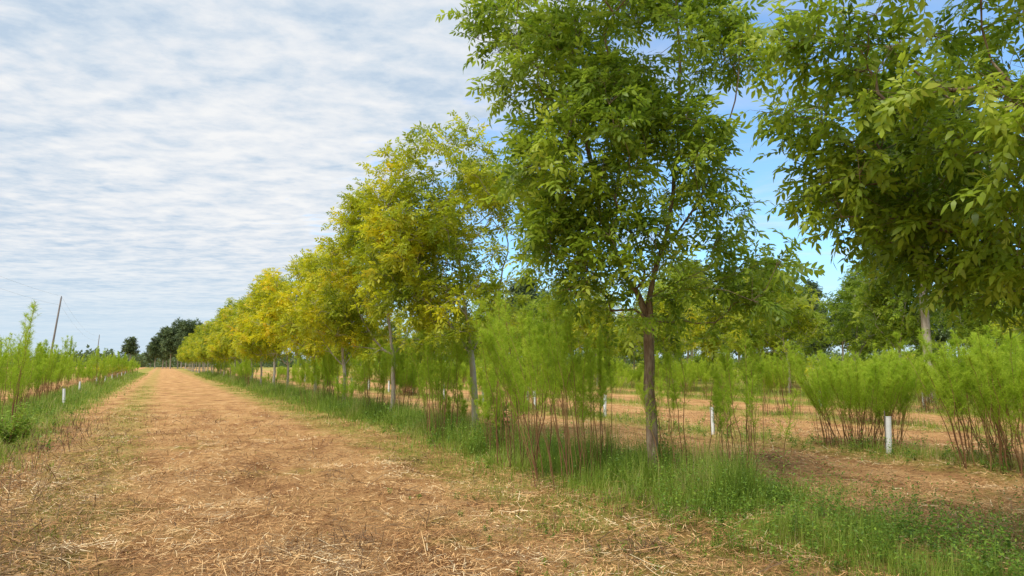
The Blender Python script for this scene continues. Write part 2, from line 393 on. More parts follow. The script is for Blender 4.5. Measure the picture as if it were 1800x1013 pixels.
for s in range(4):
    r_ = random.Random(100+s)
    o1 = -.9+r_.uniform(-.3, .3)
    VAR.append(make_tree('v%d' % s, 50+s,
        [[(0, 0, 0), (.04, 0, .9), (0, 0, 1.7), (-.2, .1, 3.0), (-.3, 0, 5.0)], [(0, 0, 1.6), (-.8, .2, 2.5), (-1.4, .2, 3.6)], [(0, 0, 1.7), (.7, -.2, 2.6), (1.1, 0, 3.8)], [(0, 0, 1.7), (.1, .8, 2.8)], [(0, 0, 1.8), (-.1, -.8, 2.8)]],
        [(o1, 0, 4.4, 1.4, 1.5+r_.uniform(-.1, .3), 3), (o1-.3, .2, 3.1, 1.4, 1.0, 2), (.6, 0, 3.7, 1.4, 1.4, 1.6), (-.5+r_.uniform(-.8, .6), 0, 5.6, .8, 1.0, .8), (0, 0, 2.4, 1.5, .5, .5)],
        190, 1.55, .06, 1.6, twigs=5, lpt=4, lt=LT_M, lsize=.27, bark=M_barkpale, gap=.93, mind=.2, thr=-.12, vb=.04))
ordn = ['fourth', 'fifth', 'sixth', 'seventh', 'eighth']
yl = [.72, .88, .55, .7, .4, .45, .5, .3, .35]
scs = [.96, 1.08, .95, 1.14, 1.0, 1.12, .95, 1.18]
R0 = random.Random(5)
k = 0; y = 26.0
while y < 205:
    yel = yl[k] if k < len(yl) else R0.uniform(.15, .42)
    lab = ('golden yellow-green tree, %s trunk from the camera along the row' % ordn[k]) if k < 5 else 'small distant yellow-green tree in the far stretch of the long row'
    place_tree(VAR[[0, 1, 2, 3][k % 4]], RX+R0.uniform(-.15, .15), y+R0.uniform(-.3, .3), lab, 'trees of the long orchard row' if k < 5 else 'far trees of the long orchard row',
               sc=(scs[k] if k < 8 else R0.uniform(.95, 1.18)), rz=R0.uniform(-.35, .35), yel=yel)
    y += 6.1; k += 1
for q, y in enumerate(np.arange(8, 150, 6.1)):
    yel = R0.choice([.0, .1, .15, .25, .15, .4])
    s = R0.uniform(.8, 1.3)
    place_tree(VAR[(q*3+1) % 4], 30.6+R0.uniform(-.8, .8), y+R0.uniform(-.9, .9), 'orchard tree in the row on the far side of the sapling field', 'trees across the sapling field', sc=(s, s, s*R0.uniform(.9, 1.15)), rz=R0.uniform(0, 6), yel=yel)
for q, y in enumerate(np.arange(6, 120, 5.6)):
    s = R0.uniform(1.1, 1.65)
    place_tree(VAR[(q*3+2) % 4], 40+R0.uniform(-3, 4), y+R0.uniform(-1, 1), 'green tree standing behind the second orchard row', 'trees behind the second orchard row', sc=(s, s, s*R0.uniform(.85, 1.2)), rz=R0.uniform(0, 6), yel=R0.choice([.0, .1, .2, .15]))
SHR = [make_tree('shrub%d' % s, 130+s, [[(0, 0, 0), (.03, 0, .6), (0, .05, 1.4)], [(0, 0, .2), (.4, .1, .9)], [(0, 0, .2), (-.4, .1, .9)]],
        [(0, 0, 1.1, 1.3, .9, 2), (.5, 0, 1.6, .8, .7, 1)], 70, .15, .03, .2, twigs=5, lpt=4, lt=LT_M, lsize=.28, bark=M_bark, gap=.7, mind=.2, thr=-.2, vb=.1) for s in range(2)]
for q in range(46):
    place_tree(SHR[q % 2], R0.uniform(33, 52), R0.uniform(5, 110), 'leafy shrub filling the gap below the background trees', 'shrubs below the background trees', sc=R0.uniform(.7, 1.3), rz=R0.uniform(0, 6), yel=R0.choice([.05, .1, .2]), name='leafy_shrub', cat='shrub')
def pine(seed, H, clear, w, nt=130):
    return make_tree('pine%d' % seed, seed, [[(0, 0, 0), (.05, 0, H*.4), (0, .05, H*.7), (0, 0, H*.97)]],
        [(0, 0, clear+(H-clear)*.32, w, (H-clear)*.33, 3), (0, 0, clear+(H-clear)*.7, w*.72, (H-clear)*.3, 2), (.3*w, 0, clear+(H-clear)*.15, w*.7, (H-clear)*.12, .5)],
        nt, clear*.9, .19, clear*.85, twigs=6, lpt=3, lt=LT_C, lsize=.75, gap=.8, mind=.5, bark=M_barkpale, leaf=M_pine, vb=.05)
PN = [pine(71, 17, 5.5, 3.4), pine(72, 15, 7, 3.2), pine(73, 18, 4, 4.0, 170)]
def at_px(px, d):
    p = FW*d+RT*((px-900)/1200*d); return float(p[0]), float(p[1])
for q, (px, d, s, v) in enumerate([(276, 250, .7, 0), (290, 262, .88, 2), (303, 240, .88, 0), (316, 250, 1.0, 2), (330, 235, 1.0, 0), (345, 240, .95, 2), (268, 280, .6, 2), (360, 250, .95, 0), (296, 290, .95, 2), (322, 280, 1.08, 0)]):
    x, y = at_px(px, d)
    place_tree(PN[v], x, y, 'dark green conifer in the grove at the far end of the track', 'conifers at the end of the track', sc=s, rz=q*1.3, name='pine_tree', cat='tree')
x, y = at_px(232, 215); place_tree(PN[1], x, y, 'lone dark pine with rounded crown left of the track end', None, sc=.68, rz=1, name='pine_tree')
x, y = at_px(1628, 30.5); place_tree(PN[1], x, y, 'tall pine with straight pale trunk beyond the sapling field at right', None, sc=(.85, .85, 1.0), rz=2, name='pine_tree')
for q in range(30):
    px = 880+q*38+R0.uniform(-12, 12); d = R0.uniform(80, 120)
    x, y = at_px(px, d)
    place_tree(PN[q % 3], x, y, 'distant pine in the woods behind the orchard', 'pines in the background woods', sc=R0.uniform(.5, .85), rz=q, name='pine_tree')
wa = Acc(); rs = np.random.default_rng(3)
n = 26000
px = rs.uniform(-400, 2400, n); d = rs.uniform(330, 420, n)
hh = 5+3.0*vn(px*.02, d*0, 4)+2.2*vn(px*.09, d*0+3, 5)
pos = np.stack([FW[0]*d+RT[0]*(px-900)/1200*d, FW[1]*d+RT[1]*(px-900)/1200*d, rs.random(n)*hh], -1)
Rm = frames(rs.normal(size=(n, 3)), roll=rs.uniform(0, 6, n))
Vw, Fw, Aw = inst(*LT_C, pos, Rm, rs.uniform(1.4, 2.8, n), np.clip(rs.normal(.5, .2, n), 0, 1))
tag(ob('far_woods', mk_mesh('far_woods', Vw, Fw, M_pine, Aw)), 'far-off band of dark woods along the horizon', 'woods', kind='stuff')

# ------------------------------------------------------------------ dog fennel (tall feathery weeds)
def fennel(seed, ns, h, spread, t0=.5, lean=(0, 0), dens=1., tw=.0044, bw=.21, hmin=.58):
    rs = np.random.default_rng(seed); st = Acc()
    Vf = []; vf = []
    for s in range(ns):
        a = rs.uniform(0, 2*PI); r = spread*math.sqrt(rs.random())*.5
        b = np.array([r*math.cos(a), r*math.sin(a), -.03])
        H = h*rs.uniform(hmin, 1.05); ou = rs.uniform(.1, 1)*spread*.75
        top = np.array([b[0]+math.cos(a)*ou*.7+lean[0]+rs.normal(0, .10), b[1]+math.sin(a)*ou*.7+lean[1]+rs.normal(0, .10), H])
        tt = np.linspace(0, 1, 8)
        pts = b+(top-b)*np.stack([tt**1.25, tt**1.25, tt], -1)
        pts[1:] += rs.normal(0, .016, (7, 3))
        Vt, Ft = tube(pts, np.linspace(.007, .002, 8)*rs.uniform(.8, 1.3), 4)
        st.add(Vt, Ft, np.clip(rs.uniform(.15, .6)+np.repeat(tt, 4)*.35, 0, 1))
        nb = int(48*dens)
        ts = np.clip(t0+rs.normal(0, .08), .3, .8)
        tb = ts+(1-ts)*rs.random(nb)**.85
        bp = np.stack([np.interp(tb, tt, pts[:, q]) for q in range(3)], -1)
        az = rs.uniform(0, 2*PI, nb)
        bd = np.stack([np.cos(az)*.6, np.sin(az)*.6, np.full(nb, .75)], -1)
        bl = .04+bw*np.clip((1-tb)/(1-ts), 0, 1)**.7*rs.uniform(.4, 1.35, nb)
        m = 30
        u = rs.random((nb, m))
        p0 = bp[:, None]+bd[:, None]*(bl[:, None]*u)[..., None]
        dd = bd[:, None]*.7+rs.normal(0, .55, (nb, m, 3)); dd /= np.linalg.norm(dd, axis=2)[..., None]
        ln = rs.uniform(.03, .09, (nb, m, 1))
        p0 = p0.reshape(-1, 3); dd = dd.reshape(-1, 3); ln = ln.reshape(-1, 1)
        sd = np.cross(dd, rs.normal(size=dd.shape)); sd /= np.linalg.norm(sd, axis=1)[:, None]
        Vf.append(np.stack([p0+sd*tw*.5, p0-sd*tw*.5, p0+dd*ln], 1).reshape(-1, 3))
        vf.append(np.repeat(np.clip(rs.normal(.36, .10)+.40*np.repeat((tb-ts)/(1-ts), m)+rs.normal(0, .12, nb*m), 0, 1), 3))
        q = 26; tq = rs.uniform(.15, ts, q); bp = np.stack([np.interp(tq, tt, pts[:, e]) for e in range(3)], -1)
        dd = rs.normal(size=(q, 3)); dd[:, 2] = -abs(dd[:, 2])*.4; dd /= np.linalg.norm(dd, axis=1)[:, None]
        sd = np.cross(dd, [0, 0, 1]); sd /= np.linalg.norm(sd, axis=1)[:, None]
        Vq = np.stack([bp+sd*.0025, bp-sd*.0025, bp+dd*rs.uniform(.03, .12, (q, 1)), bp+dd*.02], 1).reshape(-1, 3)
        st.add(Vq, np.arange(q*4).reshape(-1, 4), .35)
    Vf = np.concatenate(Vf)
    return st.mesh('fennel_stems%d' % seed, M_stem), mk_mesh('fennel_foliage%d' % seed, Vf, np.arange(len(Vf)).reshape(-1, 3), M_fennel, np.concatenate(vf))
FN = [fennel(1, 18, 2.3, .8, .52, hmin=.72), fennel(2, 20, 2.1, 1.1, .55), fennel(3, 10, 2.4, .6, .56, hmin=.65), fennel(4, 11, 1.7, .9, .5), fennel(5, 22, 1.95, 1.2, .52)]
FD = [fennel(11, 22, 2.4, .9, .55, (-.35, .1), hmin=.72), fennel(12, 76, 1.8, 1.5, .46, dens=1.05, bw=.24, hmin=.7), fennel(13, 9, 2.3, .5, .3, dens=.75, bw=.3), fennel(14, 9, 2.1, .7, .58, dens=.55)]
def plant(ms, x, y, label, group, sc=1., rz=0.):
    t = empty('fennel_plant', (x, y, gz(x, y)), rz, sc); tag(t, label, 'plant', group)
    ob('stems', ms[0], t); ob('foliage', ms[1], t)
GR = 'tall feathery weeds along the tree row'
for px, py, m, sc, rz, lab in [
    (985, 850, FD[0], 1.06, -.4, 'tall feathery weed clump with brown stems leaning left, just left of the nearest trunk'),
    (1055, 845, FN[2], .88, .3, 'slim feathery weed clump growing between the leaning clump and the nearest trunk'),
    (925, 822, FN[0], 1.2, 1.3, 'broad feathery green weed clump at the front of the gap between first and second trunk'),
    (880, 796, FN[2], 1.05, 3.3, 'feathery weed clump just right of the second trunk'),
    (770, 778, FN[0], 1.05, 4.3, 'feathery weed clump just left of the second trunk'),
    (1212, 868, FD[3], 1.0, 2.0, 'feathery weed clump with thin dark stems immediately right of the nearest trunk'),
    (1330, 872, FD[3], .95, 4.0, 'sparse thin-stemmed feathery weed at the front right of the tree row'),
    (1295, 850, FN[2], .88, 5.0, 'feathery weed clump behind the sparse one right of the nearest trunk')]:
    x, y = ground(px, py); plant(m, x, y, lab, GR, sc, rz)
rr = random.Random(9)
y = 11.6
while y < 95:
    x = 6.2+rr.gauss(0, .5)
    if not any(abs(y-t) < .5 and x-6.14 < .1 for t in (14.1, 19.9, 26)):
        plant(rr.choice(FN), x, y, 'feathery green weed clump under the yellow trees of the row' if y < 40 else 'far feathery weed clump at the foot of the tree row', GR if y < 40 else 'far weeds along the tree row', rr.uniform(.6, 1.08), rr.uniform(0, 6))
    y += rr.choice([.5, .7, 1.1, 1.6, 2.4])*(1+y/60)
GS = 'feathery weeds of the sapling rows'
for x, y, m, sc, rz, lab in [
    (12.95, 9.6, FD[1], 1.06, 0, 'wide bright green feathery clump behind the white tube at right'),
    (12.5, 6.3, FD[1], 1.2, 2, 'largest bright feathery clump at the right edge of the photo'),
    (13.5, 6.9, FN[4], 1.15, 1, 'feathery clump half hidden behind the largest one at right edge'),
    (12.6, 5.2, FN[4], 1.05, 3, 'feathery clump cut off by the right edge of the photo')]:
    plant(m, x, y, lab, GS, sc, rz)
for X0, lo, hi, stp, nm in ((12.4, 14.2, 90, 2.1, 'first sapling row'), (18.4, 9, 80, 2.1, 'second sapling row'), (24.5, 9, 80, 1.4, 'third sapling row'), (29.5, 9, 90, 1.1, 'fourth planting row')):
    y = lo
    while y < hi:
        plant(rr.choice(FN+[FD[1]]), X0+rr.gauss(0, .5), y, 'feathery weed clump standing in the %s right of the trees' % nm, 'feathery weeds in the '+nm, rr.uniform(.6, 1.08), rr.uniform(0, 6))
        y += rr.choice([.3, .5, .9, 1.4, 2.0])*stp*(1+y/80)
for px, py, m, sc, rz, lab in [(2, 765, FD[2], 1.45, 0, 'tall wispy weed with reddish stems at the left edge of the photo'),
    (26, 742, FD[2], 1.2, 2, 'second tall wispy weed, directly right of the one at the left edge'),
    (60, 712, FN[0], 1.2, 2, 'plume-headed feathery weed clump left of the leftmost white tube'),
    (34, 722, FN[3], 1.25, 2, 'lower bushy feathery weed between the wispy and the plume-headed ones'),
    (118, 686, FN[2], 1.4, 1, 'upright thin feathery weed between the two left white tubes')]:
    x, y = ground(px, py); plant(m, x, y, lab, 'feathery weeds left of the track', sc, rz)
y = 29
while y < 150:
    x = -5.2+rr.gauss(0, .8)
    if y < 52: x = min(x, -5.4)
    plant(rr.choice(FN), x, y, 'feathery weed clump in the row left of the track', 'far feathery weeds left of the track', rr.uniform(.8, 1.25), rr.uniform(0, 6))
    y += rr.uniform(.5, 1.5)*(1+y/60)
for q in range(60):
    x = rr.uniform(-60, -9); yy = rr.uniform(34, 130)
    plant(rr.choice(FN), x, yy, 'feathery weed clump out in the field at left', 'feathery weeds in the left field', rr.uniform(.6, 1.0), rr.uniform(0, 6))

# ------------------------------------------------------------------ white tree guards and saplings
def guard_mesh():
    a = Acc(); n = 16; H = .68; r = .05
    pts = [(0, 0, -.04), (0, 0, .2), (0, 0, .45), (0, 0, H)]
    V1, F1 = tube(pts, [r, r, r*.99, r], n); a.add(V1, F1)
    V2, F2 = tube(pts, [r-.005]*4, n); a.add(V2, F2[:, ::-1])
    V3, F3 = tube([(0, 0, H), (0, 0, H+.006), (0, 0, H+.012)], [r, r+.005, r], n); a.add(V3, F3)
    return a.mesh('guard', M_tube, True)
def stake_mesh():
    a = Acc(); V1, F1 = tube([(.06, 0, -.05), (.06, 0, .4), (.065, 0, .8)], [.008]*3, 6); a.add(V1, F1); return a.mesh('stake', M_pole)
GM = guard_mesh(); SM = stake_mesh()
SAP = [make_tree('sap%d' % s, 90+s, [[(0, 0, 0), (.01, 0, .7), (0, .02, 1.3), (.02, 0, 1.85)]], [(0, 0, 1.55, .28, .35, 1)], 14, .9, .010, .85, twigs=3, lpt=3, lt=LT_M, lsize=.18, mind=.08, bark=M_barkpale, vb=.2) for s in range(2)]
def guard(x, y, label, group, where, tilt=0., sap=True, yel=.5):
    t = empty('tree_guard', (x, y, gz(x, y)), 0); t.rotation_euler = (tilt*.4, tilt, rr.uniform(0, 6)); tag(t, label, 'tree guard', group)
    ob('tube', GM, t); ob('stake', SM, t)
    if sap:
        place_tree(SAP[rr.randrange(2)], x, y, 'thin leafy sapling in the white tube '+where, 'saplings in white tubes', sc=rr.uniform(.75, 1.0), rz=rr.uniform(0, 6), yel=yel, name='sapling', cat='sapling')
GG = 'white tree guards'
for px, py, lab, wh, tl, sp_ in [(1563, 797, 'nearest white tree guard tube, in front of the wide bright clump at right', 'nearest the camera at right', -.03, False),
    (1253, 760, 'white tree guard tube, seen just right of the nearest trunk', 'just right of the nearest trunk', -.02, False),
    (1063, 735, 'white tree guard tube, seen left of the nearest trunk', 'left of the nearest trunk', .03, False),
    (928, 705, 'small white tree guard tube, seen between first and second trunk', 'between first and second trunk', 0, False),
    (1442, 716, 'small white tree guard tube, far in the field left of the bright clump', 'left of the wide bright clump', 0, True),
    (1625, 722, 'small white tree guard tube, in the gap between the two bright clumps', 'between the two bright clumps', 0, True),
    (112, 713, 'leftmost white tree guard tube, beside the plume-headed weed', 'at far left', .06, False),
    (139, 692, 'second white tree guard tube from the left, beside the track', 'second from the left', .02, False)]:
    x, y = ground(px, py); guard(x, y, lab, GG, wh, tl, sp_)
for y in np.arange(22.5, 70, 4.6): guard(12.4, y, 'small far white tree guard tube, in the first sapling row', 'far tree guards of the first sapling row', 'far along the first sapling row')
for y in np.arange(60, 110, 9.): guard(-4.3, y, 'far white tree guard tube, in the row left of the track', 'far tree guards left of the track', 'far along the row left of the track')

# ------------------------------------------------------------------ grass, straw, weeds (uncountable ground cover)
BL = (np.array([(0, .5, 0), (0, -.5, 0), (.08, .42, .5), (.08, -.42, .5), (.32, 0, 1.)]), np.array([(0, 1, 3), (0, 3, 2), (2, 3, 4)]))
def blades(x, y, h, w, var, rs, bend=1.):
    n = len(x); z = hgt(x, y)-.01
    az = rs.uniform(0, 2*PI, n); ca, sa = np.cos(az), np.sin(az)
    T, F = BL; b = rs.uniform(.1, 2.0, n)*bend
    lx = T[None, :, 0]*h[:, None]*b[:, None]; ly = T[None, :, 1]*w[:, None]; lz = T[None, :, 2]*(h*(1-.15*b))[:, None]
    V = np.stack([x[:, None]+lx*ca[:, None]-ly*sa[:, None], y[:, None]+lx*sa[:, None]+ly*ca[:, None], z[:, None]+lz], -1)
    return V.reshape(-1, 3), (F[None]+(np.arange(n)*5)[:, None, None]).reshape(-1, 3), np.repeat(var, 5)
rs = np.random.default_rng(17)
def logy(a, b, n): return a*(b/a)**rs.random(n)
def grass_obj(sets, label, name='grass'):
    a = Acc()
    for s in sets: a.add(*s)
    tag(ob(name, a.mesh(name, M_grass)), label, 'grass', kind='stuff')
def strip(cx, hw, y0, y1, n, h0, h1, base=.45, gapn=-.9, w0=.005):
    y = logy(y0, y1, n); x = cx+hw*np.clip(rs.normal(0, .5, n), -1.25, 1.25)+.25*vn(y*.8, y*0, 9)
    pn = vn(x*1.3, y*1.1, 12)+.5*vn(x*3.3, y*3.3, 13)
    keep = pn+rs.normal(0, .2, n) > gapn
    x, y, pn = x[keep], y[keep], pn[keep]; n = len(x)
    edge = 1-.55*np.clip(abs(x-cx)/hw, 0, 1)
    tuft = .55+.9*np.clip(vn(x*2.6, y*2.6, 19)*.5+.5, 0, 1)**1.6
    h = rs.uniform(h0, h1, n)*edge*(.7+.35*np.clip(pn-gapn, 0, 1.6))*rs.uniform(.4, 1.35, n)*tuft
    w = w0*(.7+y/14)*rs.uniform(.6, 1.4, n)
    var = np.clip(base+rs.normal(0, .18, n)+.25*vn(x*1.5, y*1.5, 15)+.1*(1-edge), 0, 1)
    return blades(x, y, h, w, var, rs)
grass_obj([strip(6.1, 1.3, 6.0, 120, 100000, .22, .85, .46, -.8, .0045), strip(5.9, 1.6, 2.0, 9, 46000, .10, .55, .48, -.3, .004), strip(7.0, 1.6, 1.0, 9, 24000, .12, .75, .54, -.15, .004)], 'rough green grass growing along the foot of the tree row')
grass_obj([strip(-4.2, 1.7, 12, 140, 52000, .2, .6, .54, -.8), strip(-3.2, 1.2, 9, 24, 20000, .1, .38, .50, -.7)], 'light green grass verge left of the track')
grass_obj([strip(12.4, 1.0, 4, 80, 20000, .12, .5, .6, -.2), strip(18.4, 1.0, 7, 80, 14000, .15, .5, .6, -.2), strip(24.5, 1.2, 9, 80, 16000, .2, .6, .6, -.5), strip(31, 3.2, 8, 100, 24000, .3, .9, .55)], 'patchy grass strips along the sapling rows')
grass_obj([strip(-.9, .9, 6, 60, 17000, .03, .12, .58, -.1, .004), strip(4.3, .7, 4.0, 60, 24000, .03, .15, .58, -.2, .004), strip(1.5, 3.5, 4, 30, 12000, .02, .08, .62, .45, .004), strip(3.8, 1.4, 3.2, 7, 14000, .03, .16, .52, .1, .004)], 'short tufts of grass sprouting through the mown track')
yy = rs.uniform(35, 220, 30000); xx = rs.uniform(-130, -7, 30000)
grass_obj([blades(xx, yy, rs.uniform(.3, .9, 30000), .03*(yy/60), np.clip(rs.normal(.78, .15, 30000), 0, 1), rs)], 'golden dry grass of the field left of the track')

def litter(n, dmin, dmax, lmin, lmax, w, tilt, vmean, cond=None, lift=.02):
    d = dmin*(dmax/dmin)**rs.random(n); u = rs.uniform(-.95, .95, n)
    p = FW[None]*d[:, None]+RT[None]*(u*d)[:, None]; x, y = p[:, 0], p[:, 1]
    if cond is not None:
        k = cond(x, y, d); x, y, d = x[k], y[k], d[k]
    n = len(x)
    az = rs.uniform(0, 2*PI, n); el = rs.normal(0, tilt, n)
    ln = rs.uniform(lmin, lmax, n)*rs.uniform(.5, 1.2, n)
    D = np.stack([np.cos(az)*np.cos(el), np.sin(az)*np.cos(el), np.sin(el)], -1)
    S = np.stack([-np.sin(az), np.cos(az), rs.normal(0, .5, n)], -1); S /= np.linalg.norm(S, axis=1)[:, None]
    c = np.stack([x, y, hgt(x, y)+.006+abs(np.sin(el))*ln*.35+rs.random(n)*lift], -1)
    ww = (w*rs.uniform(.5, 1.5, n)*(.8+d/25))[:, None]; L2 = ln[:, None]/2
    bow = np.zeros((n, 3)); bow[:, 2] = rs.normal(0, .05, n)*ln
    V = np.stack([c-D*L2+S*ww*.5, c-D*L2-S*ww*.5, c-S*ww*.5+bow, c+S*ww*.5+bow, c+D*L2-S*ww*.35, c+D*L2+S*ww*.35], 1).reshape(-1, 3)
    F = (np.array([(0, 1, 2, 3), (3, 2, 4, 5)])[None]+(np.arange(n)*6)[:, None, None]).reshape(-1, 4)
    dark = .22*vn(x*.9, y*.6, 21)+.22*vn(x*3, y*2, 22)
    var = np.clip(rs.normal(vmean, .2, n)+dark, 0, 1)
    return V, F, np.repeat(var, 6)
def on_track(x, y, d):
    off = (abs(x+4.3) > 1.6) & (abs(x-6.2) > .9)
    return off | (rs.random(len(x)) < .35)
a = Acc()
a.add(*litter(150000, 4.2, 30, .025, .10, .005, .28, .48, on_track, .04))
a.add(*litter(14000, 4.2, 22, .09, .28, .0045, .18, .60, on_track, .05))
tag(ob('straw_litter', a.mesh('straw_litter', M_straw)), 'orange-brown straw and chopped stalks strewn over the track', 'straw', kind='stuff')
a = Acc()
lf = lambda x, y, d: ((x < -.6) & (x > -3.4) & (rs.random(len(x)) < .8)) | ((x > -.6) & (vn(x*.8, y*.8, 33)+.5*vn(x*3, y*3, 34) > .5))
a.add(*litter(56000, 4.5, 24, .05, .24, .0055, .36, .38, lf, .08))
a.add(*litter(2600, 4.5, 16, .3, .7, .006, .12, .5))
n = 900; y = logy(5, 24, n); x = np.where(rs.random(n) < .6, rs.normal(-1.9, .7, n), rs.uniform(-1, 5, n))
el = rs.uniform(.7, 1.5, n); az = rs.uniform(0, 6.28, n); ln = rs.uniform(.06, .32, n)*np.where(x < -1.2, 1.3, .4)
D = np.stack([np.cos(az)*np.cos(el), np.sin(az)*np.cos(el), np.sin(el)], -1); S = np.stack([np.full(n, RT[0]), np.full(n, RT[1]), np.zeros(n)], -1)
c = np.stack([x, y, hgt(x, y)-.01], -1); w = .004*(.8+y[:, None]/20)
V = np.stack([c+S*w, c-S*w, c-S*w*.6+D*ln[:, None], c+S*w*.6+D*ln[:, None]], 1).reshape(-1, 3)
a.add(V, np.arange(4*n).reshape(-1, 4), np.repeat(np.clip(rs.normal(.4, .2, n), 0, 1), 4))
tag(ob('brush_debris', a.mesh('brush_debris', M_stick)), 'dark dry stalks and stubble left by mowing', 'debris', kind='stuff')

WL = (np.array([(0, 0, 0), (.45, .22, .06), (1, 0, -.1), (.45, -.22, .06)]), np.array([(0, 3, 2), (0, 2, 1)]))
def weed_cloud(n_pl, fx, fy, hmin, hmax, lsz, nst=4, nlf=9):
    x = fx(n_pl); y = fy(n_pl); z = hgt(x, y)
    H = rs.uniform(hmin, hmax, n_pl)
    az = rs.uniform(0, 6.28, (n_pl, nst)); ou = rs.uniform(.1, .6, (n_pl, nst))
    t = np.tile(np.linspace(.15, 1, nlf), nst)[None]; A = np.repeat(az, nlf, 1); O = np.repeat(ou, nlf, 1)
    hh = H[:, None]*t
    P = np.stack([x[:, None]+np.cos(A)*O*hh, y[:, None]+np.sin(A)*O*hh, z[:, None]+hh], -1).reshape(-1, 3)
    N_ = len(P); d = rs.normal(size=(N_, 3))*[1, 1, .5]
    s = (lsz*rs.uniform(.5, 1.2, N_))*(1-.35*np.tile(t.ravel(), n_pl))
    return inst(*WL, P, frames(d, roll=rs.normal(0, .4, N_)), s, np.clip(rs.normal(.5, .18, N_), 0, 1))
a = Acc()
a.add(*weed_cloud(330, lambda n: rs.normal(6.1, .65, n), lambda n: logy(2.8, 12, n), .14, .7, .05, 5, 15))
a.add(*weed_cloud(300, lambda n: rs.normal(6.1, .7, n), lambda n: logy(10, 50, n), .15, .55, .09))
a.add(*weed_cloud(220, lambda n: rs.normal(-3.6, .7, n), lambda n: logy(13, 50, n), .12, .45, .10))
a.add(*weed_cloud(150, lambda n: rs.normal(12.4, .7, n), lambda n: logy(5, 30, n), .10, .4, .08))
a.add(*weed_cloud(90, lambda n: rs.uniform(2.5, 5.5, n), lambda n: logy(3.5, 9, n), .03, .10, .035))
tag(ob('low_weeds', a.mesh('low_weeds', M_weed)), 'low broad-leaved weeds mixed into the grass strips', 'weeds', kind='stuff')
def bush(px, py, h, r, n, label, lsz=.1):
    x0, y0 = ground(px, py); t = empty('leafy_weed', (x0, y0, gz(x0, y0))); tag(t, label, 'plant')
    st = Acc(); Pp = []
    for s in range(14):
        az = rs.uniform(0, 6.28); top = np.array([math.cos(az)*r*rs.uniform(.2, 1), math.sin(az)*r*rs.uniform(.2, 1), h*rs.uniform(.6, 1)])
        tt = np.linspace(0, 1, 5)[:, None]; pts = top*np.concatenate([tt**1.3, tt**1.3, tt], 1)
        st.add(*tube(pts, np.linspace(.005, .002, 5), 4)); u = rs.uniform(.2, 1, n//14)[:, None]
        Pp.append(top*np.concatenate([u**1.3, u**1.3, u], 1)+rs.normal(0, .03, (n//14, 3)))
    Pp = np.concatenate(Pp); N_ = len(Pp)
    ob('stems', st.mesh('stems', M_stem), t)
    Vl, Fl, Al = inst(*WL, Pp, frames(rs.normal(size=(N_, 3))*[1, 1, .4], roll=rs.normal(0, .4, N_)), lsz*rs.uniform(.5, 1.2, N_), np.clip(rs.normal(.8, .18, N_), 0, 1))
    ob('foliage', mk_mesh('foliage', Vl, Fl, M_weed, Al), t)
bush(12, 795, .95, .65, 900, 'bright green leafy weed bush at the left edge of the photo', .09)
bush(40, 780, .6, .4, 420, 'small leafy weed just right of the bush at the left edge', .08)
bush(1180, 850, .8, .35, 420, 'leafy green weed at the right foot of the nearest trunk', .07)
bush(885, 775, .75, .3, 160, 'pale broad-leaved weed in the grass beside the second trunk', .2)
bush(1760, 800, .5, .7, 700, 'low leafy weed mass under the largest bright clump', .06)

# ------------------------------------------------------------------ utility poles and wires
def pole(x, y, H, lean, label):
    t = empty('utility_pole', (x, y, 0)); t.rotation_euler = lean; tag(t, label, 'utility pole', 'wooden utility poles')
    a = Acc(); a.add(*tube([(0, 0, -.3), (0, 0, H*.5), (0, 0, H-.02), (0, 0, H)], [.11, .095, .075, .02], 10)); ob('pole', a.mesh('pole', M_pole, True), t)
    a = Acc(); a.add(*tube([(0, 0, H), (0, 0, H+.06), (0, 0, H+.12), (0, 0, H+.18)], [.04, .06, .04, .03], 8)); ob('insulator', a.mesh('insulator', M_insul, True), t)
    a = Acc(); a.add(*tube([(0, -.08, H-.9), (0, -.14, H-.9), (0, -.20, H-.9)], [.03, .05, .03], 8)); ob('insulator', a.mesh('insulator', M_insul, True), t)
x1, y1 = at_px(88, 70); x2, y2 = at_px(172, 150)
pole(x1, y1, 8.6, (math.radians(-2.2), math.radians(5.0), 0), 'nearer leaning wooden utility pole at far left')
pole(x2, y2, 8.0, (0, math.radians(3), 0), 'small distant utility pole left of the lone pine')
top1 = np.array([x1+.75, y1+.33, 8.7]); top2 = np.array([x2+.42, y2, 8.1])
x0, y0 = at_px(-330, 42); top0 = np.array([x0, y0, 12.5])
def wire(a, b, sag, lab, dz=0):
    t = np.linspace(0, 1, 24)[:, None]; p = a*(1-t)+b*t; p[:, 2] += dz-(4*sag*t*(1-t))[:, 0]
    q = Acc(); q.add(*tube(p, [.006]*24, 4)); tag(ob('power_cable', q.mesh('power_cable', M_wire)), lab, 'cable', 'cables between the poles')
wire(top0, top1, .7, 'upper cable running from the near pole out of the left edge'); wire(top0, top1, .8, 'lower cable running from the near pole out of the left edge', -.95)
wire(top1, top2, 1.4, 'upper cable between the two poles'); wire(top1, top2, 1.4, 'lower cable between the two poles', -.95)

